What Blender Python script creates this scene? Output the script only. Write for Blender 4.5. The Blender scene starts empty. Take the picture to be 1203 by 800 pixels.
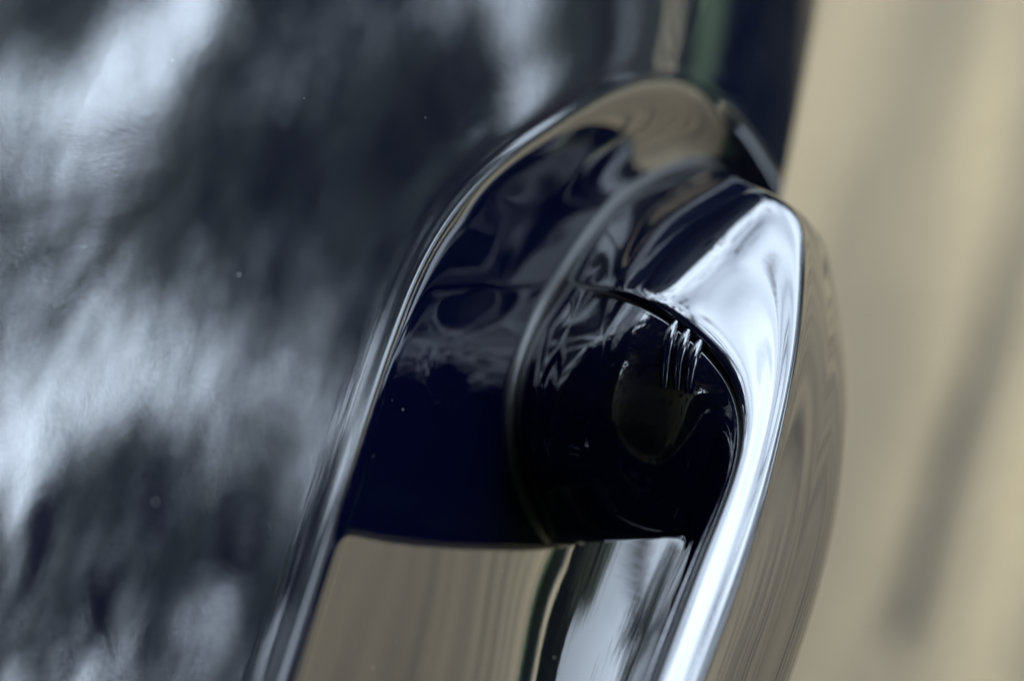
import bpy, bmesh, math, random
import numpy as np
from mathutils import Vector, Matrix

# ------------------------------------------------------------------ camera
MM = 0.001
SC = bpy.context.scene
GROUND = -0.86                       # ground lies 0.86 m below the cup rim (z = 0); +X along the car, -Y outwards
TH = math.radians(40.0)              # camera leans this far forward from straight down
RHO = math.radians(15.6)             # camera roll
FOC = 100.0
FRAME = 144.0                        # width of the frame at the focus plane in mm
DIST = FOC * FRAME / 36.0 * MM
dv = Vector((math.sin(TH), 0, -math.cos(TH)))
U = Vector((math.cos(TH), 0, math.sin(TH)))
B = Vector((0, -1, 0))
RIGHT = (U * math.sin(RHO) + B * math.cos(RHO)).normalized()
UP = (U * math.cos(RHO) - B * math.sin(RHO)).normalized()
AIM = Vector((0, 0, -15 * MM))
CAM = AIM - dv * DIST
cam = bpy.data.cameras.new('camera')
cam.lens = FOC; cam.sensor_width = 36.0; cam.clip_start = 0.01; cam.clip_end = 500
cam.dof.use_dof = True
cam.dof.focus_distance = DIST - 0.011
cam.dof.aperture_fstop = 9.0
co = bpy.data.objects.new('camera', cam); SC.collection.objects.link(co)
co.matrix_world = Matrix((( RIGHT.x, UP.x, -dv.x, CAM.x), (RIGHT.y, UP.y, -dv.y, CAM.y), (RIGHT.z, UP.z, -dv.z, CAM.z), (0, 0, 0, 1)))
SC.camera = co

# ------------------------------------------------------------------ world and sun
SKY = 5.2                            # radiance of the cloud at the zenith
SUN_EL, SUN_AZ = math.radians(36), math.radians(75)      # azimuth from +X towards +Y (behind the car)
w = bpy.data.worlds.new('World'); SC.world = w; w.use_nodes = True
nt = w.node_tree; nt.nodes.clear()
def N(tree, kind, **kw):
    n = tree.nodes.new(kind)
    for k, v in kw.items():
        if k.startswith('i_'):
            n.inputs[k[2:].replace('_', ' ')].default_value = v
        else: setattr(n, k, v)
    return n
sky = N(nt, 'ShaderNodeTexSky', sky_type='NISHITA', sun_disc=False, sun_elevation=SUN_EL, sun_rotation=math.pi/2 - SUN_AZ, air_density=1.0, dust_density=2.0)
skb = N(nt, 'ShaderNodeBackground'); skb.inputs[1].default_value = 0.12
tc = N(nt, 'ShaderNodeTexCoord')
cn = N(nt, 'ShaderNodeTexNoise'); cn.inputs['Scale'].default_value = 2.2; cn.inputs['Detail'].default_value = 6; cn.inputs['Roughness'].default_value = 0.55
cr = N(nt, 'ShaderNodeValToRGB'); cr.color_ramp.elements[0].position = 0.24; cr.color_ramp.elements[1].position = 0.50
cb = N(nt, 'ShaderNodeBackground'); cb.inputs[0].default_value = (0.71, 0.84, 1.0, 1); cb.inputs[1].default_value = 1.9
sx = N(nt, 'ShaderNodeSeparateXYZ'); nt.links.new(tc.outputs['Generated'], sx.inputs[0])      # overcast sky: brightest at the zenith
ml = N(nt, 'ShaderNodeMath', operation='MULTIPLY_ADD', use_clamp=False); ml.inputs[1].default_value = SKY * 0.85; ml.inputs[2].default_value = SKY * 0.15
mz = N(nt, 'ShaderNodeMath', operation='MAXIMUM'); mz.inputs[1].default_value = 0
nt.links.new(sx.outputs[2], mz.inputs[0]); mp_ = N(nt, 'ShaderNodeMath', operation='POWER'); mp_.inputs[1].default_value = 1.3; nt.links.new(mz.outputs[0], mp_.inputs[0]); nt.links.new(mp_.outputs[0], ml.inputs[0]); nt.links.new(ml.outputs[0], cb.inputs[1])
mx = N(nt, 'ShaderNodeMixShader'); wo = N(nt, 'ShaderNodeOutputWorld')
L = nt.links.new
L(tc.outputs['Generated'], cn.inputs['Vector']); L(cn.outputs['Fac'], cr.inputs['Fac'])
L(sky.outputs[0], skb.inputs[0]); L(cr.outputs[0], mx.inputs[0]); L(skb.outputs[0], mx.inputs[1]); L(cb.outputs[0], mx.inputs[2]); L(mx.outputs[0], wo.inputs[0])
sl = bpy.data.lights.new('sun', 'SUN'); sl.energy = 1.3; sl.angle = math.radians(30); sl.color = (1, 0.95, 0.88)
so = bpy.data.objects.new('sun', sl); SC.collection.objects.link(so)
sdir = Vector((math.cos(SUN_EL) * math.cos(SUN_AZ), math.cos(SUN_EL) * math.sin(SUN_AZ), math.sin(SUN_EL)))
so.rotation_euler = sdir.to_track_quat('Z', 'Y').to_euler(); so.location = (0, 3, 6)
vs = SC.view_settings; vs.view_transform = 'Standard'; vs.look = 'None'; vs.gamma = 1; vs.use_curve_mapping = False; vs.exposure = 1.2
SC.render.engine = 'CYCLES'
SC.cycles.max_bounces = 8; SC.cycles.glossy_bounces = 6

# ------------------------------------------------------------------ helpers
C = SC.collection
def new_mat(name):
    m = bpy.data.materials.new(name); m.use_nodes = True
    b = m.node_tree.nodes['Principled BSDF']
    return m, m.node_tree, b
def mesh_obj(name, verts, faces, mat, parent=None, smooth=True):
    me = bpy.data.meshes.new(name)
    me.from_pydata([tuple(v) for v in verts], [], faces)
    me.update()
    if smooth: me.polygons.foreach_set('use_smooth', [True] * len(me.polygons))
    me.materials.append(mat)
    o = bpy.data.objects.new(name, me); C.objects.link(o)
    if parent: o.parent = parent
    return o
def grid_faces(n, m, close_m=False, off=0):
    f = []
    mm_ = m if close_m else m - 1
    for i in range(n - 1):
        for j in range(mm_):
            a = i * m + j; b = i * m + (j + 1) % m
            f.append((off + a, off + b, off + b + m, off + a + m))
    return f
def pix(px, py, z):
    """the point at height z (mm) on the line of sight through a place in the 1203 x 800 picture"""
    sx = (px - 601.5) / 1203 * 36; sy = (400 - py) / 1203 * 36
    r = (dv * FOC + RIGHT * sx + UP * sy).normalized()
    t = (z * MM - CAM.z) / r.z
    p = CAM + r * t
    return np.array((p.x, p.y, p.z))
def catmull(P, n):
    """P (k,3) -> (m,3) smooth curve through the points, n steps a span, centripetal"""
    P = np.asarray(P, float); k = len(P)
    E = np.vstack([2 * P[0] - P[1], P, 2 * P[-1] - P[-2]])
    out = []
    for i in range(k - 1):
        p0, p1, p2, p3 = E[i:i + 4]
        def dt(a, b): return max(np.linalg.norm(a - b) ** 0.5, 1e-6)
        t0 = 0; t1 = t0 + dt(p0, p1); t2 = t1 + dt(p1, p2); t3 = t2 + dt(p2, p3)
        for s in np.arange(n) / n:
            t = t1 + (t2 - t1) * s
            A1 = (t1 - t) / (t1 - t0) * p0 + (t - t0) / (t1 - t0) * p1
            A2 = (t2 - t) / (t2 - t1) * p1 + (t - t1) / (t2 - t1) * p2
            A3 = (t3 - t) / (t3 - t2) * p2 + (t - t2) / (t3 - t2) * p3
            B1 = (t2 - t) / (t2 - t0) * A1 + (t - t0) / (t2 - t0) * A2
            B2 = (t3 - t) / (t3 - t1) * A2 + (t - t1) / (t3 - t1) * A3
            out.append((t2 - t) / (t2 - t1) * B1 + (t - t1) / (t2 - t1) * B2)
    out.append(P[-1])
    return np.array(out)
def loft(sections, na, nb):
    """sections: list of equally long control point lists. Smooth across and along."""
    S = np.array([catmull(s, na) for s in sections])
    k, m = S.shape[:2]
    mid = np.concatenate([S[:, m // 2], S[:, m // 3]], axis=1)          # one common pace along the length keeps the cross lines even
    h = np.maximum(np.linalg.norm(np.diff(mid, axis=0), axis=1) ** 0.6, 1e-5)
    flat = S.reshape(k, -1); A = np.eye(k); r = np.zeros_like(flat)
    for i in range(1, k - 1):
        A[i, i - 1] = h[i - 1]; A[i, i] = 2 * (h[i - 1] + h[i]); A[i, i + 1] = h[i]
        r[i] = 6 * ((flat[i + 1] - flat[i]) / h[i] - (flat[i] - flat[i - 1]) / h[i - 1])
    M = np.linalg.solve(A, r); out = []
    for i in range(k - 1):
        for t in np.arange(nb) / nb:
            x = t * h[i]; y = h[i] - x
            out.append((M[i] * y ** 3 + M[i + 1] * x ** 3) / (6 * h[i]) + (flat[i] / h[i] - M[i] * h[i] / 6) * y + (flat[i + 1] / h[i] - M[i + 1] * h[i] / 6) * x)
    out.append(flat[-1])
    return np.array(out).reshape(-1, m, 3)
def empty(name, loc=(0, 0, 0), label=None, cat=None, group=None):
    o = bpy.data.objects.new(name, None); C.objects.link(o); o.location = loc
    if label: o['label'] = label
    if cat: o['category'] = cat
    if group: o['group'] = group
    return o

# ------------------------------------------------------------------ materials
def paint():
    m, t, b = new_mat('navy_paint')
    b.inputs['Base Color'].default_value = (0.0015, 0.0029, 0.019, 1)
    b.inputs['Roughness'].default_value = 0.03
    b.inputs['IOR'].default_value = 2.35
    g = N(t, 'ShaderNodeNewGeometry')
    n1 = N(t, 'ShaderNodeTexNoise'); n1.inputs['Scale'].default_value = 700; n1.inputs['Detail'].default_value = 2
    bp = N(t, 'ShaderNodeBump'); bp.inputs['Strength'].default_value = 0.006; bp.inputs['Distance'].default_value = 0.0004
    t.links.new(g.outputs['Position'], n1.inputs['Vector']); t.links.new(n1.outputs['Fac'], bp.inputs['Height'])
    t.links.new(bp.outputs[0], b.inputs['Normal'])
    # specks of dust on the lacquer
    v = N(t, 'ShaderNodeTexVoronoi'); v.inputs['Scale'].default_value = 330
    t.links.new(g.outputs['Position'], v.inputs['Vector'])
    r1 = N(t, 'ShaderNodeMath', operation='LESS_THAN'); r1.inputs[1].default_value = 0.045
    t.links.new(v.outputs['Distance'], r1.inputs[0])
    sp = N(t, 'ShaderNodeSeparateColor'); t.links.new(v.outputs['Color'], sp.inputs[0])
    r2 = N(t, 'ShaderNodeMath', operation='GREATER_THAN'); r2.inputs[1].default_value = 0.86
    t.links.new(sp.outputs[0], r2.inputs[0])
    nd = N(t, 'ShaderNodeTexNoise'); nd.inputs['Scale'].default_value = 45; t.links.new(g.outputs['Position'], nd.inputs['Vector'])       # dust gathers in patches
    mr2 = N(t, 'ShaderNodeMapRange'); mr2.inputs[1].default_value = 0.35; mr2.inputs[2].default_value = 0.75; mr2.inputs[3].default_value = 1.0; mr2.inputs[4].default_value = 0.2
    t.links.new(nd.outputs['Fac'], mr2.inputs[0]); t.links.new(mr2.outputs[0], r2.inputs[1])
    ms = N(t, 'ShaderNodeMath', operation='MULTIPLY'); ms.inputs[1].default_value = 0.062; t.links.new(sp.outputs[1], ms.inputs[0]); t.links.new(ms.outputs[0], r1.inputs[1])
    mu = N(t, 'ShaderNodeMath', operation='MULTIPLY'); t.links.new(r1.outputs[0], mu.inputs[0]); t.links.new(r2.outputs[0], mu.inputs[1])
    mc = N(t, 'ShaderNodeMix', data_type='RGBA'); mc.inputs[6].default_value = (0.0015, 0.0029, 0.019, 1); mc.inputs[7].default_value = (0.35, 0.33, 0.28, 1)
    t.links.new(mu.outputs[0], mc.inputs[0]); t.links.new(mc.outputs[2], b.inputs['Base Color'])
    mr = N(t, 'ShaderNodeMapRange'); mr.inputs[3].default_value = 0.03; mr.inputs[4].default_value = 0.6
    t.links.new(mu.outputs[0], mr.inputs[0]); t.links.new(mr.outputs[0], b.inputs['Roughness'])
    return m
PAINT = paint()
RUBBER, t_, b_ = new_mat('black_rubber'); b_.inputs['Base Color'].default_value = (0.045, 0.044, 0.045, 1); b_.inputs['Roughness'].default_value = 0.36; b_.inputs['IOR'].default_value = 1.6
BLACK, t_, b_ = new_mat('black_plastic'); b_.inputs['Base Color'].default_value = (0.003, 0.003, 0.004, 1); b_.inputs['Roughness'].default_value = 0.5
GLASS, t_, b_ = new_mat('dark_glass'); b_.inputs['Base Color'].default_value = (0.006, 0.008, 0.009, 1); b_.inputs['Roughness'].default_value = 0.02
def ground_mat():
    m, t, b = new_mat('sandy_ground'); lk = t.links.new
    b.inputs['Roughness'].default_value = 0.9
    g = N(t, 'ShaderNodeNewGeometry')
    rot = N(t, 'ShaderNodeMapping'); rot.inputs['Rotation'].default_value = (0, 0, math.radians(5.2)); lk(g.outputs['Position'], rot.inputs[0])
    mp = N(t, 'ShaderNodeMapping'); mp.inputs['Scale'].default_value = (1.2, 15.0, 1); lk(rot.outputs[0], mp.inputs[0])
    n1 = N(t, 'ShaderNodeTexNoise'); n1.inputs['Scale'].default_value = 1.0; n1.inputs['Detail'].default_value = 5; n1.inputs['Distortion'].default_value = 0.0
    lk(mp.outputs[0], n1.inputs['Vector'])
    r = N(t, 'ShaderNodeValToRGB')
    r.color_ramp.elements[0].position = 0.42; r.color_ramp.elements[0].color = (0.25, 0.20, 0.125, 1)
    r.color_ramp.elements[1].position = 0.55; r.color_ramp.elements[1].color = (0.57, 0.435, 0.25, 1)
    mp2 = N(t, 'ShaderNodeMapping'); mp2.inputs['Scale'].default_value = (0.2, 2.6, 1); lk(rot.outputs[0], mp2.inputs[0])
    n3 = N(t, 'ShaderNodeTexNoise'); n3.inputs['Scale'].default_value = 1.0; n3.inputs['Detail'].default_value = 3; lk(mp2.outputs[0], n3.inputs['Vector'])
    av = N(t, 'ShaderNodeMix', data_type='FLOAT'); av.inputs[0].default_value = 0.42; lk(n1.outputs['Fac'], av.inputs[2]); lk(n3.outputs['Fac'], av.inputs[3])
    lk(av.outputs[0], r.inputs[0])
    n2 = N(t, 'ShaderNodeTexNoise'); n2.inputs['Scale'].default_value = 160; n2.inputs['Detail'].default_value = 5
    lk(g.outputs['Position'], n2.inputs['Vector'])
    mc = N(t, 'ShaderNodeMix', data_type='RGBA', blend_type='OVERLAY'); mc.inputs[0].default_value = 0.5
    lk(r.outputs[0], mc.inputs[6]); lk(n2.outputs['Fac'], mc.inputs[7])
    # a dark wheel scrape on the track, a finger wide
    sp = N(t, 'ShaderNodeSeparateXYZ'); lk(rot.outputs[0], sp.inputs[0])
    wv = N(t, 'ShaderNodeTexNoise'); wv.inputs['Scale'].default_value = 7; wv.inputs['Detail'].default_value = 3; lk(g.outputs['Position'], wv.inputs['Vector'])
    d0 = N(t, 'ShaderNodeMath', operation='ADD'); d0.inputs[1].default_value = 0.1675; lk(sp.outputs[1], d0.inputs[0])
    d1 = N(t, 'ShaderNodeMath', operation='MULTIPLY_ADD'); d1.inputs[1].default_value = 0.012; lk(wv.outputs['Fac'], d1.inputs[0]); lk(d0.outputs[0], d1.inputs[2])
    d2 = N(t, 'ShaderNodeMath', operation='ABSOLUTE'); lk(d1.outputs[0], d2.inputs[0])
    d3 = N(t, 'ShaderNodeMapRange', interpolation_type='SMOOTHSTEP'); d3.inputs[1].default_value = 0.010; d3.inputs[2].default_value = 0.003; lk(d2.outputs[0], d3.inputs[0])
    x1 = N(t, 'ShaderNodeMapRange', interpolation_type='SMOOTHSTEP'); x1.inputs[1].default_value = 0.59; x1.inputs[2].default_value = 0.62; lk(sp.outputs[0], x1.inputs[0])
    x2 = N(t, 'ShaderNodeMapRange', interpolation_type='SMOOTHSTEP'); x2.inputs[1].default_value = 1.05; x2.inputs[2].default_value = 0.72; lk(sp.outputs[0], x2.inputs[0])
    k1 = N(t, 'ShaderNodeMath', operation='MULTIPLY'); lk(d3.outputs[0], k1.inputs[0]); lk(x1.outputs[0], k1.inputs[1])
    k2 = N(t, 'ShaderNodeMath', operation='MULTIPLY'); lk(k1.outputs[0], k2.inputs[0]); lk(x2.outputs[0], k2.inputs[1])
    k3 = N(t, 'ShaderNodeMix', data_type='RGBA'); k3.inputs[7].default_value = (0.018, 0.017, 0.020, 1); lk(k2.outputs[0], k3.inputs[0]); lk(mc.outputs[2], k3.inputs[6])
    lk(k3.outputs[2], b.inputs['Base Color'])
    bp = N(t, 'ShaderNodeBump'); bp.inputs['Strength'].default_value = 0.5; bp.inputs['Distance'].default_value = 0.004
    lk(n2.outputs['Fac'], bp.inputs['Height']); lk(bp.outputs[0], b.inputs['Normal'])
    return m
GROUNDM = ground_mat()

# ------------------------------------------------------------------ ground
R_ = 150
gv = [(-R_, -R_, GROUND), (R_, -R_, GROUND), (R_, R_, GROUND), (-R_, R_, GROUND)]
go = mesh_obj('ground', gv, [(0, 1, 2, 3)], GROUNDM, None, False); go['kind'] = 'structure'

# ------------------------------------------------------------------ car body side
# (o, z): o = mm outwards from the line of sight's own vertical plane (o = -y), z = mm above the cup rim's upper edge
KO = [-160, -120, -80, -55, -17, 10, 38]
KP = [10, 15, 22, 27, 35, 43, 50]            # slope of the skin in degrees below level
def slope_int(o0, o1):
    os_ = np.linspace(o0, o1, 400); ph = np.interp(os_, KO, KP)
    tn = np.tan(np.radians(ph)); return -np.trapezoid(tn, os_) if hasattr(np, 'trapezoid') else -np.trapz(tn, os_)
OG = np.linspace(-160, 38, 2000)
TG = np.tan(np.radians(np.interp(OG, KO, KP)))
ZG = -np.concatenate([[0], np.cumsum((TG[1:] + TG[:-1]) / 2 * np.diff(OG))])
ZG -= np.interp(-17, OG, ZG)
def f_skin(o): return np.interp(o, OG, ZG)
# finger cup: ellipse-ended dish
CX, LX, LO, D0 = -11.1, 89.5, 32.0, 20.0
XM = -98.0                                   # middle of the cup and of the handle: the half below the picture mirrors the other
def cup_rho2(x, o):
    xe = np.abs(x - XM) + XM
    we = np.clip((xe - 10) / 60, 0, 1)
    cen = 17.4 + 5.8 * (1 + np.tanh((xe - 26.8) / 26.6))
    return (np.maximum(xe - CX, 0) / LX) ** 2 + ((o - cen) / np.where(o > cen, LO + 25 * we, LO)) ** 2
def skin_z(x, o, zs):
    r2 = cup_rho2(x, o)
    q = 1 - r2
    k = 0.02
    sp = k * np.log1p(np.exp(np.clip(q / k, -40, 300)))
    bead = 0.22 * np.exp(-((r2 - 1.085) / 0.045) ** 2)
    bead = bead + 0.45 * np.exp(-((r2 - 1.16) / 0.3) ** 2) * (o < 15)            # the skin swells a little round the rim
    xe = np.abs(x - XM) + XM; we = np.clip((xe - 22) / 66, 0, 1); we = we * we * (3 - 2 * we); wl = np.clip((xe - 8) / 36, 0, 1); wl = wl * wl * (3 - 2 * wl)      # the end walls of the cup are steep
    return zs - (D0 * (1 - 0.8 * we) + 1.2 * (1 - np.tanh((xe + 20) / 15))) * sp - 9 * wl * (1 - np.exp(-sp / 0.042)) + bead * (1 - 0.6 * we) - x * x / (2 * 1400.0)
xs = np.unique(np.concatenate([np.linspace(-700, -200, 20), np.linspace(-200, -80, 60), np.linspace(-80, 110, 540), np.linspace(110, 700, 40)]))
t_o = np.concatenate([np.linspace(-160, -60, 40)[:-1], np.linspace(-60, 37, 340)])
t_z = f_skin(t_o)
# the skin turns under at a crease and falls to the sill
ang = np.radians(np.linspace(50, 96, 14)); rr = 0.9
co_, cz_ = t_o[-1], t_z[-1]; eo = []; ez = []
for k in range(1, 14):
    st = rr * (ang[k] - ang[k - 1]); am = (ang[k] + ang[k - 1]) / 2
    co_ += st * math.cos(am); cz_ -= st * math.sin(am); eo.append(co_); ez.append(cz_)
for k in range(12):
    co_ -= 40 * math.sin(math.radians(6 + k)); cz_ -= 40 * math.cos(math.radians(6 + k)); eo.append(co_); ez.append(cz_)
oo = np.concatenate([t_o, eo]); zz = np.concatenate([t_z, ez])
XX, OO = np.meshgrid(xs, oo, indexing='ij'); ZZ0 = np.tile(zz, (len(xs), 1))
base = np.where(oo > t_o[-1], t_z[-1] - (oo - t_o[-1]) * math.tan(math.radians(50)), zz)     # the cup is cut through the crease too
ZZ = np.minimum(skin_z(XX, OO, np.tile(base, (len(xs), 1))), ZZ0 - XX * XX / 2800.0 + np.where(np.arange(len(oo)) < len(t_o), 5.0, 0.0)[None, :])
sv = np.stack([XX * MM, -OO * MM, ZZ * MM], -1).reshape(-1, 3)
car = empty('car', (0, 0, GROUND), 'glossy navy blue car parked on pale sandy ground, its side seen close', 'car')
def cp(o):                                   # parent to the car keeping the world place
    o.parent = car; o.matrix_parent_inverse = Matrix.Translation((0, 0, -GROUND)); return o
door = cp(mesh_obj('door', sv, grid_faces(len(xs), len(oo)), PAINT))
door['label'] = 'navy blue door skin with an oval finger cup behind the handle'

# side window, roof: above the picture, they stand behind the handle and show in its flank
ob, zb = t_o[0], t_z[0]
def strip(name, pts, mat, x0=-700, x1=700, thick=None):
    xs2 = np.linspace(x0, x1, 12); P = np.array(catmull(np.array([(0, a, b) for a, b in pts]), 8))
    v = [(x * MM, -p[1] * MM, p[2] * MM - x * x / 2.8e6) for x in xs2 for p in P]
    o = mesh_obj(name, v, grid_faces(len(xs2), len(P)), mat)
    return cp(o)
strip('belt_moulding', [(ob, zb - 1), (ob - 4, zb + 5), (ob - 12, zb + 7), (ob - 20, zb + 4)], BLACK)
strip('side_window', [(ob - 16, zb - 2), (ob - 70, zb + 120), (ob - 150, zb + 260), (ob - 230, zb + 360)], GLASS)
strip('roof', [(ob - 222, zb + 352), (ob - 240, zb + 385), (ob - 320, zb + 420), (ob - 700, zb + 450), (ob - 1080, zb + 420), (ob - 1160, zb + 385), (ob - 1400, zb - 2), (ob - 1500, zb - 100), (ob - 1560, zb - 300), (ob - 1500, zb - 600)], PAINT)

# ------------------------------------------------------------------ door handle
def floor_z(px, py, dz=0):
    """the point where the line of sight meets the door skin, lifted by dz mm"""
    z = 0.0
    lo, hi = -120.0, 30.0
    for _ in range(50):
        mid = (lo + hi) / 2; p = pix(px, py, mid)
        s = skin_z(p[0] / MM, -p[1] / MM, f_skin(-p[1] / MM) if -p[1] / MM < 38 else -200.0)
        if mid > s: hi = mid
        else: lo = mid
    p = pix(px, py, (lo + hi) / 2); p[2] += dz * MM
    return p
W = lambda p, dx, do, dz: np.array((p[0] + dx * MM, p[1] - do * MM, p[2] + dz * MM))
# key lines, station by station: ridge, middle of the top face, seam (picture x, y, height)
ST = [
 # ridge            mid               seam
 ((838,193,None), (724,240,None), (665,325,None)),
 ((862,207,-17), (782,258,-16.3), (713,333,-17)),
 ((896,222,-9.2), (836,285,-8.2), (763,351,-9)),
 ((926,238,-5.6), (878,316,-4.6), (812,383,-4.8)),
 ((944,258,-4.2), (902,348,-3.4), (846,416,-3.1)),
 ((948,300,-3.8), (912,384,-3.0), (866,450,-2.5)),
 ((945,360,-3.6), (913,430,-2.8), (875,492,-2.2)),
 ((937,425,-3.5), (908,478,-2.7), (872,530,-2.1)),
 ((920,510,-3.5), (892,544,-2.7), (859,575,-2.1)),
 ((899,600,-3.5), (870,614,-2.7), (838,628,-2.1)),
 ((864,705,-3.5), (835,710,-2.7), (805,715,-2.1)),
 ((826,805,-3.5), (800,806,-2.7), (772,807,-2.1)),
]
OUT = [None, None, None, None, (958,268,-20.3), (976,325,-22.3), (990,400,-23.3), (995,460,-23.8), (993,520,-23.8), (985,600,-23.8), (958,712,-23.8), (922,815,-23.8)]
# inner shell: from the seam over a middle point to the inner lower edge (picture x, y), height of that edge, how late the wall drops
INN = [
 ((601,485), (652,637), None, 2.6),
 ((664,488), (700,636), -37, 1.8),
 ((724,495), (745,634), -30.7, 1.4),
 ((780,506), (782,631), -26.7, 1.25),
 ((815,522), (800,631), -25, 1.25),
 ((836,540), (804,636), -24.2, 1.3),
 ((844,562), (805,643), -23.5, 1.8),
 ((841,584), (801,654), -22.7, 1.8),
 ((827,615), (792,673), -22.2, 1.8),
 ((806,659), (777,704), -21.2, 1.8),
 ((774,740), (750,774), -20.7, 1.8),
 ((741,826), (717,859), -20.7, 1.8),
]
DROP = [None, 4.6, 0.4, 0.0, 0.0] + [0.0] * 7
def top_point(k, i, crown=0.0):
    """a point of the flat top face; nearer the foot the face rolls down"""
    z = -3.0
    for _ in range(6):
        p = pix(k[0], k[1], z); z = -5.0 - 0.05 * (-p[1] / MM - 33) - DROP[i] + crown
    return pix(k[0], k[1], z)
def P3(k):
    return floor_z(k[0], k[1], -0.6) if k[2] is None else pix(*k)
outer, inner, seam = [], [], []
for i, (r, m, s) in enumerate(ST):
    r3, m3, s3 = (P3(r), P3(m), P3(s)) if i == 0 else (top_point(r, i), top_point(m, i, 0.12), top_point(s, i))
    if OUT[i] is None:                       # far flank of the stem: drops away behind the ridge
        fz = -40
        if i == 0: f1, f2, f3 = W(r3, 2, 2, -3), W(r3, 2, 5, -9), W(r3, -5, 8, -18)
        else: f1, f2, f3 = W(r3, 1.6, 1.2, -2.8), W(r3, 1.8, 3.2, -10), W(r3, -4, 4.5, -19)
        e1 = W(r3, 0.6, .5, -0.7)
    else:
        f2 = pix(*OUT[i]); d_ = f2 - r3
        f1 = r3 + d_ * np.array((0.55, 0.56, 0.47)); e1 = r3 + d_ * np.array((0.06, 0.062, 0.07))
        f3 = W(f2, 0, -4, -5)
    e2 = r3 + (m3 - r3) / np.linalg.norm(m3 - r3) * 1.1 * MM
    e2[2] += 0.12 * MM if i else 0
    # along the seam the shell rolls over
    sd = (s3 - m3); sd /= np.linalg.norm(sd)
    s_in = s3 + sd * 0.22 * MM + np.array((0, 0, -0.35 * MM)); s_dn = s_in + np.array((0, 0, -2.2 * MM)) - sd * .25 * MM
    outer.append([f3, f2, f1, e1, e2, m3, s3, s_in, s_dn])
    (mx_, my_), (ix_, iy_), zi, pw_ = INN[i]; sx_, sy_ = s[0], s[1]; zs_ = s3[2] / MM; g = []
    cx_, cy_ = 2 * mx_ - (sx_ + ix_) / 2, 2 * my_ - (sy_ + iy_) / 2
    for v_ in ((0.2, 0.4, 0.6, 0.8, 1.0) if i < 5 else (0.26, 0.43, 0.62, 0.81, 1.0) if i == 5 else (0.32, 0.47, 0.64, 0.82, 1.0)):
        gx = (1 - v_) ** 2 * sx_ + 2 * v_ * (1 - v_) * cx_ + v_ * v_ * ix_; gy = (1 - v_) ** 2 * sy_ + 2 * v_ * (1 - v_) * cy_ + v_ * v_ * iy_
        g.append(floor_z(gx, gy, -0.6) if zi is None else pix(gx, gy, zs_ + (zi - zs_) * v_ ** pw_))
    sd2 = g[0] - s3; sd2 /= np.linalg.norm(sd2)
    gw_ = (0.5, 0.55, 0.65, 0.9)[i] if i < 4 else 1.15
    a0 = s3 + sd2 * gw_ * MM + np.array((0, 0, -2.8 * MM)); a1 = s3 + sd2 * gw_ * MM + np.array((0, 0, (-0.75 if i < 5 else -0.4) * MM)); a2 = s3 + sd2 * (1.85 if i < 5 else 2.1 if i == 5 else 2.4) * MM + np.array((0, 0, (-0.35 if i < 5 else -0.3) * MM)); seam.append(s3 + sd2 * 0.54 * gw_ * MM + np.array((0, 0, -1.5 * MM)))
    if i == 0: a1 = s3 + sd2 * 0.8 * MM; a2 = s3 + sd2 * 1.8 * MM; a0 = a1 - np.array((0, 0, 2 * MM))
    u1 = W(g[4], 6 if i < 5 else 0, 3 + (i > 5) * 3, -1.5 if i else -6); u2 = f3 * 0.5 + u1 * 0.5; u2[2] = min(u1[2], f3[2]) - 1 * MM
    inner.append([a0, a1, a2, g[0], g[1], g[2], g[3], g[4], u1, u2, f3])
def extend(secs):
    """carry the grip on past the edge of the picture and mirror the far half"""
    last = secs[-1]; prev = secs[-2]
    dvec = np.mean(np.array(last) - np.array(prev), axis=0); dvec[2] = 0
    dvec /= np.linalg.norm(dvec)
    out = list(secs)
    out.append([p + dvec * 14 * MM for p in last])
    xm = XM * MM
    mir = [[np.array((2 * xm - p[0], p[1], p[2])) for p in s] for s in out]
    return out + mir[::-1]
def relax(G, sig, keep=6):
    """fair the surface along its length; the foot stays put"""
    n = G.shape[0]; R3 = int(3 * sig); kx = np.arange(-R3, R3 + 1); kw = np.exp(-0.5 * (kx / sig) ** 2); kw /= kw.sum()
    pad = np.concatenate([2 * G[0] - G[R3:0:-1], G, 2 * G[-1] - G[-2:-R3 - 2:-1]])
    S = sum(kw[i] * pad[i:i + n] for i in range(2 * R3 + 1))
    t = np.clip(np.minimum(np.arange(n), np.arange(n)[::-1]) / keep, 0, 1)[:, None, None]
    return G * (1 - t) + S * t
og = relax(loft(extend(outer), 8, 10), 5.5)
ig = relax(loft(extend(inner), 8, 10), 7)
hs = cp(mesh_obj('door_handle', og.reshape(-1, 3), grid_faces(*og.shape[:2]), PAINT))
hs['label'] = 'navy blue outer shell of the loop door handle with a bright flat top face'
inr = mesh_obj('inner_shell', ig.reshape(-1, 3), grid_faces(*ig.shape[:2]), PAINT, hs)
sg_ = loft(extend([[p, p + np.array((0, 0, 1e-4)), p + np.array((0, 0, 2e-4))] for p in seam]), 1, 10)[:, 0]
SEAM_PATH = relax(sg_[:, None, :], 5.5)[:, 0]
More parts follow.
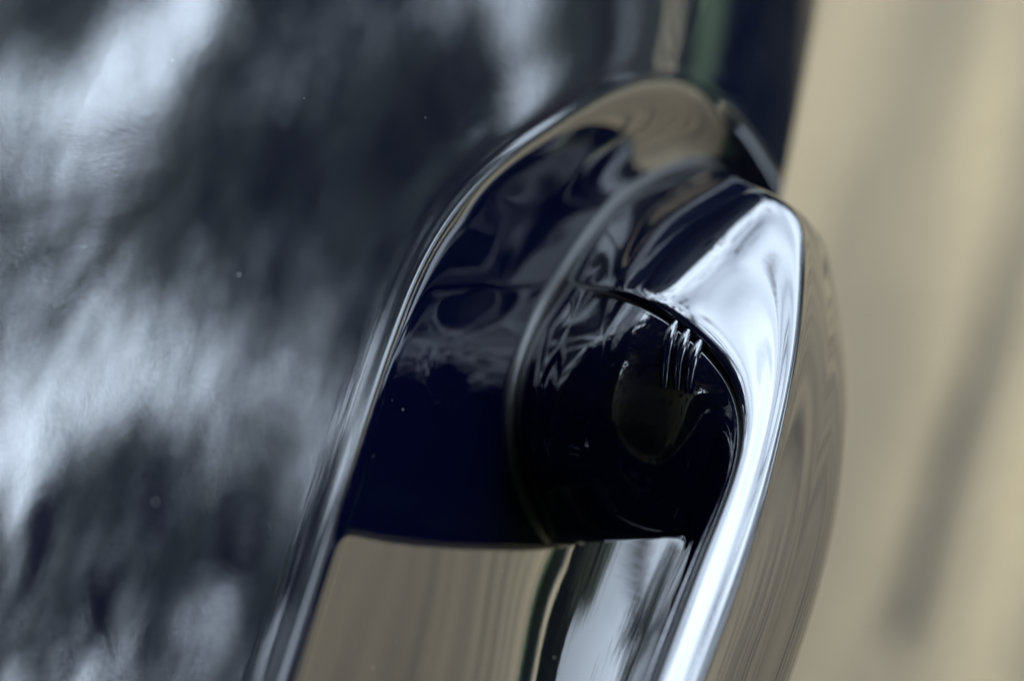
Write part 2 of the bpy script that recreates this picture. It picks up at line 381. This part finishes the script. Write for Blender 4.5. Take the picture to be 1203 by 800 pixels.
# rubber gasket round the foot of the stem
def tube(path, rad, n=10, closed=False):
    P = np.array(path); m = len(P); V = []
    for i in range(m):
        a = P[(i + 1) % m] if (closed or i < m - 1) else P[i]; b = P[i - 1] if (closed or i > 0) else P[i]
        tg = Vector(a - b).normalized(); ref = Vector((0, -0.5, 0.8))
        s = tg.cross(ref).normalized(); u = s.cross(tg)
        r = rad[i] if hasattr(rad, '__len__') else rad
        for k in range(n):
            an = 2 * math.pi * k / n
            V.append(P[i] + np.array(s * math.cos(an) * r + u * math.sin(an) * r))
    F = grid_faces(m, n, True)
    if closed:
        for k in range(n):
            F.append(((m - 1) * n + k, (m - 1) * n + (k + 1) % n, (k + 1) % n, k))
    return V, F
V, F = tube(SEAM_PATH, 0.5 * MM * np.clip(0.2 + np.minimum(np.arange(len(SEAM_PATH)), np.arange(len(SEAM_PATH))[::-1]) / 45, 0, 1), 8); mesh_obj('joint_seal', V, F, BLACK, hs)
gpts = [(846,197), (826,192), (786,199), (724,236), (690,275), (661,318), (630,370), (608,425), (599,465), (598,505), (604,552), (618,592), (631,616), (644,633)]
gp = [floor_z(x, y, -0.55 - (n_ == 12) * 0.4 - (n_ == 13) * 2.5 - (n_ == 0) * 1.5) for n_, (x, y) in enumerate(gpts)]
V, F = tube(catmull(gp, 8), 1.45 * MM, 14)
mesh_obj('gasket', V, F, RUBBER, hs)
# small ribs on the inner shell under the bend
def to_pix(P):
    q = P - np.array(CAM); dd = q @ np.array(dv); k = FOC / dd * 1203 / 36
    return np.stack([601.5 + (q @ np.array(RIGHT)) * k, 400 - (q @ np.array(UP)) * k], -1)
IV = ig[:90, 16:64].reshape(-1, 3); IP = to_pix(IV)
def on_shell(px, py):
    d2 = ((IP - (px, py)) ** 2).sum(1); near = d2 < 36
    if not near.any(): return IV[d2.argmin()]
    c = np.where(near)[0]; dep = (IV[c] - np.array(CAM)) @ np.array(dv); c = c[dep < dep.min() + 1.5 * MM]
    wt = 1 / (1 + ((IP[c] - (px, py)) ** 2).sum(1)); z = (IV[c][:, 2] * wt).sum() / wt.sum() / MM
    return pix(px, py, z)
for pts in [((797,374),(788,392),(783,415),(780,455)), ((811,384),(803,402),(797,424),(795,458)), ((826,396),(816,416),(811,436),(808,462))]:
    c = catmull([np.array((*p, 0.0)) for p in pts], 8); zf = np.array([on_shell(*p[:2])[2] / MM for p in c]); tt = np.linspace(0, 1, len(c))
    zf = np.polyval(np.polyfit(tt, zf, 2), tt); c = np.array([pix(p[0], p[1], z + 0.3) for p, z in zip(c, zf)])
    V, F = tube(c, 0.85 * MM * np.sin(np.linspace(0.5, 2.8, len(c))) ** 0.5, 10)
    mesh_obj('rib', V, F, PAINT, hs)

# ------------------------------------------------------------------ what the paint mirrors: lawn, hedge, trees round the car, some added to darken reflections
def simple_leaf(name, c1, c2):
    m, t, b = new_mat(name); b.inputs['Roughness'].default_value = 0.6
    g = N(t, 'ShaderNodeNewGeometry'); mc = N(t, 'ShaderNodeMix', data_type='RGBA'); mc.inputs[6].default_value = (*c1, 1); mc.inputs[7].default_value = (*c2, 1)
    t.links.new(g.outputs['Random Per Island'], mc.inputs[0]); t.links.new(mc.outputs[2], b.inputs['Base Color'])
    return m
LEAF = simple_leaf('tree_leaves', (0.075, 0.09, 0.06), (0.14, 0.165, 0.11)); DARKLEAF = simple_leaf('darkened_leaves', (0.004, 0.007, 0.005), (0.010, 0.015, 0.010)); HEDGEM = simple_leaf('hedge_leaves', (0.005, 0.010, 0.003), (0.014, 0.026, 0.007))  # second leaf colour is a darkened copy: shade put into the added trees
BARK, t_, b_ = new_mat('bark'); b_.inputs['Base Color'].default_value = (0.05, 0.04, 0.03, 1); b_.inputs['Roughness'].default_value = 0.9
GRASS, t_, b_ = new_mat('lawn_grass'); b_.inputs['Roughness'].default_value = 0.9
n_ = N(t_, 'ShaderNodeTexNoise'); n_.inputs['Scale'].default_value = 40; r_ = N(t_, 'ShaderNodeValToRGB'); r_.color_ramp.elements[0].color = (0.035, 0.06, 0.015, 1); r_.color_ramp.elements[1].color = (0.07, 0.11, 0.03, 1)
t_.links.new(n_.outputs['Fac'], r_.inputs[0]); t_.links.new(r_.outputs[0], b_.inputs['Base Color'])
lz = GROUND + 0.004
lo_ = mesh_obj('lawn', [(-60, -120, lz), (100, -120, lz), (100, -2.65, lz), (4.6, -2.65, lz), (4.6, -6.8, lz), (-60, -6.8, lz)], [(0, 1, 2, 3, 4, 5)], GRASS, None, False); lo_['kind'] = 'structure'
def leaves(rng, centres, size, squash=1.0):
    V = []; F = []
    for c in centres:
        a = rng.normal(size=3); a /= np.linalg.norm(a); b = np.cross(a, rng.normal(size=3)); b /= np.linalg.norm(b)
        s = size * rng.uniform(0.6, 1.3); k = len(V)
        V += [c - a * s, c + b * s * 0.45, c + a * s, c - b * s * 0.45]; F.append((k, k + 1, k + 2, k + 3))
    return V, F
rng = np.random.default_rng(7)
def hedge(x0, x1, y0, y1, h, n, label):
    hx = rng.uniform(x0, x1, n); hy = rng.uniform(y0, y1, n); hz = GROUND + h * rng.uniform(0, 1, n) ** 0.7
    V, F = leaves(rng, np.stack([hx, hy, hz + 0.04 * np.sin(hx * 5)], -1), 0.05)
    k_ = len(V)                               # dense twiggy inside of the hedge
    V += [np.array((x, y, z)) for x in (x0 + .05, x1 - .05) for y in (y0 + .06, y1 - .06) for z in (GROUND, GROUND + h - .05)]
    F += [tuple(k_ + i for i in f) for f in ((0, 1, 3, 2), (4, 6, 7, 5), (0, 4, 5, 1), (2, 3, 7, 6), (1, 5, 7, 3))]
    cx, cy = (x0 + x1) / 2, (y0 + y1) / 2
    he = empty('hedge', (cx, cy, GROUND), label, 'hedge')
    ho = mesh_obj('foliage', V, F, HEDGEM, he, False); ho.matrix_parent_inverse = Matrix.Translation((-cx, -cy, -GROUND))
hedge(2.3, 11, -2.7, -2.1, 0.42, 14000, 'low clipped dark green hedge ahead of the car, near the track')
hedge(-6, 18, -8.3, -7.5, 0.36, 14000, 'knee-high dark green hedge at the back of the lawn')
hedge(-10, 45, -23, -21.5, 2.1, 24000, 'tall dark green hedge beyond the far path')
hedge(-16, 1.2, -10, -9, 4.6, 16000, 'very tall dark green hedge added unseen opposite the rear to block sky')  # added hedge, closes a bright sky gap mirrored under the stem
hedge(-16, -15, -14, 16, 6.0, 14000, 'tall dark green hedge added unseen behind the car to block low sky')  # added out of view to hide low sky that the stem would mirror
lf_ = mesh_obj('lawn', [(5.5, -2.05, lz), (60, -2.05, lz), (60, 14, lz), (5.5, 14, lz)], [(0, 1, 2, 3)], GRASS, None, False); lf_['kind'] = 'structure'  # dark grass added ahead to darken what the handle's flank mirrors
lb_ = mesh_obj('lawn', [(-14.9, -6.8, lz), (-1.0, -6.8, lz), (-1.0, 6, lz), (-14.9, 6, lz)], [(0, 1, 2, 3)], GRASS, None, False); lb_['kind'] = 'structure'  # unseen dark patch added behind the car to darken the stem's reflections
po = mesh_obj('path', [(-40, -20, lz + .004), (60, -20, lz + .004), (60, -9.2, lz + .004), (-40, -9.2, lz + .004)], [(0, 1, 2, 3)], GROUNDM, None, False); po['kind'] = 'structure'
def tree(az, dist, el0, el1, daz, label, seed, nleaf=7000, mat=None, fine=1.0):
    az = math.radians(az); zlo, zhi = dist * math.tan(math.radians(el0)), dist * math.tan(math.radians(el1)); rad = dist * math.tan(math.radians(daz))
    crown_tree((dist * math.cos(az), -dist * math.sin(az)), (zlo + zhi) / 2, (rad, rad, (zhi - zlo) / 2), label, seed, nleaf, mat, fine)
def crown_tree(foot, zc, radii, label, seed, nleaf, mat=None, fine=1.0):
    rng = np.random.default_rng(seed); bx, by = foot; rad, hh = radii[0], radii[2]
    root = empty('tree', (bx, by, GROUND), label, 'tree', 'trees beyond the hedge')
    inv = Matrix.Translation((-bx, -by, -GROUND))
    cl = []                                   # leaf clumps through the crown
    while len(cl) < 90:
        q = rng.uniform(-1, 1, 3)
        if np.linalg.norm(q) < 1: cl.append((q * (rad, rad, hh) + (bx, by, zc), rng.uniform(0.16, 0.34) * rad))
    pts = [c + rng.normal(size=3) * r for c, r in (cl[rng.integers(len(cl))] for _ in range(nleaf))]
    V, F = leaves(rng, pts, 0.11 * fine * rad ** 0.5)
    if mat:                                   # dark trees: solid core added to stop sky showing through
        k0 = len(V); nu, nv = 20, 11
        for a_ in range(nu):
            for b_ in range(nv):
                th, ph = 2 * math.pi * a_ / nu, math.pi * b_ / (nv - 1); k_ = 0.96 * (1 + 0.07 * math.sin(3 * th + seed) * math.sin(2 * ph + seed))
                V.append(np.array((bx + radii[0] * k_ * math.sin(ph) * math.cos(th), by + radii[1] * k_ * math.sin(ph) * math.sin(th), zc + hh * k_ * math.cos(ph))))
        F += [(k0 + a_ * nv + b_, k0 + (a_ + 1) % nu * nv + b_, k0 + (a_ + 1) % nu * nv + b_ + 1, k0 + a_ * nv + b_ + 1) for a_ in range(nu) for b_ in range(nv - 1)]
    o = mesh_obj('crown', V, F, mat or LEAF, root, False); o.matrix_parent_inverse = inv
    pth = [np.array((bx + 0.1 * math.sin(k), by + 0.1 * math.cos(2 * k), GROUND + (zc + hh * .5 - GROUND) * k / 6)) for k in range(7)]
    V, F = tube(pth, np.linspace(0.05 * rad + .1, 0.04, 7), 8)
    for c, r in cl[:14]:
        t0 = rng.uniform(0.45, 0.9); p0 = pth[0] + (pth[-1] - pth[0]) * t0
        v2, f2 = tube([p0, (p0 + c) / 2 + (0, 0, 0.1 * rad), c], np.array((0.06, 0.04, 0.015)) * rad ** .5, 6)
        F += [tuple(i + len(V) for i in f) for f in f2]; V += v2
    o = mesh_obj('trunk', V, F, BARK, root); o.matrix_parent_inverse = inv
tree(42.5, 16, 13, 34, 5.8, 'tall narrow broadleaf tree opposite the car door', 1, 24000, None, 0.6)
tree(35.5, 17, 16, 29, 4.2, 'rounded broadleaf tree to the left of the tall narrow one', 9, 14000, None, 0.6)
tree(56, 15, 14, 44, 5.8, 'broadleaf tree nearest to the car', 2, 22000, None, 0.6)
tree(30.5, 22, 29, 47, 4.6, 'tallest broadleaf tree, ahead of the car', 3, 16000, None, 0.6)
for k, (az_, el_, lb_) in enumerate([(36, 9, 'small bushy tree nearest to the end of the low hedge'), (41.5, 11, 'small bushy tree behind the low hedge'), (47, 9, 'rounded small tree between two taller broadleaf trees'), (56, 5, 'low shrub-like tree at the end of the row')]):
    tree(az_, 24, 1.5, el_, 3.4, lb_, 20 + k, 5000)
tree(192, 8, 6, 66, 36, 'wide dark tree added unseen behind the car, on its open side', 4, 7000, DARKLEAF)  # added to darken what the stem mirrors from behind
tree(128, 10, 10, 50, 20, 'wide dark tree added unseen beside the rear of the car', 5, 7000, DARKLEAF)  # another added tree, blocks rear sky in the reflections
crown_tree((0.1, 3.5), 8.6, (5.2, 5.2, 4.2), 'dark canopy tree added unseen over the car from its far side', 6, 12000, DARKLEAF)  # overhead canopy added to keep zenith sky off the stem
for az_, d_, e0_, e1_, da_, lb_, sd_ in [(-46, 13, 0, 33, 13, 'dark tree added ahead of the car, farthest behind it', 40), (-19, 14, 0, 34, 12, 'dark tree added straight ahead, on the far side', 41), (4, 15, 0, 24, 11.5, 'dark tree added straight ahead of the car', 42)]:  # added out of view to darken the sky mirrored from ahead
    tree(az_, d_, e0_, e1_, da_, lb_, sd_, 7000, DARKLEAF)
tree(41.5, 18, 31, 47, 8.0, 'sparse pale tree added above its neighbours to dim the mirrored sky', 50, 9000, None, 0.5)  # thin crown added to dim bright sky in the door panel
crown_tree((-3.0, -5.6), 8.4, (5.5, 4.6, 3.8), 'dark canopy tree added unseen over the track opposite the door handle', 43, 12000, DARKLEAF)  # second added canopy, makes the inner shell mirror evenly dark
tree(-152, 11, 3, 48, 19, 'dark tree added unseen behind the car, on its far side', 44, 6000, DARKLEAF)  # added to fill a sky gap mirrored inside the bend
tree(164, 12, 3, 46, 16, 'dark tree added unseen in front of the hedge behind the car', 45, 6000, DARKLEAF)  # added above the rear hedge to cover remaining bright sky
tree(67.5, 13, 3, 44, 6.0, 'slim dark tree added to close a sky gap opposite the door', 46, 7000, DARKLEAF)  # added to stop a sky leak between neighbouring crowns
tree(19, 20, 0, 15, 5.0, 'low dark tree added ahead, beside the low hedge', 47, 5000, DARKLEAF)  # added to cover low sky mirrored by the stem
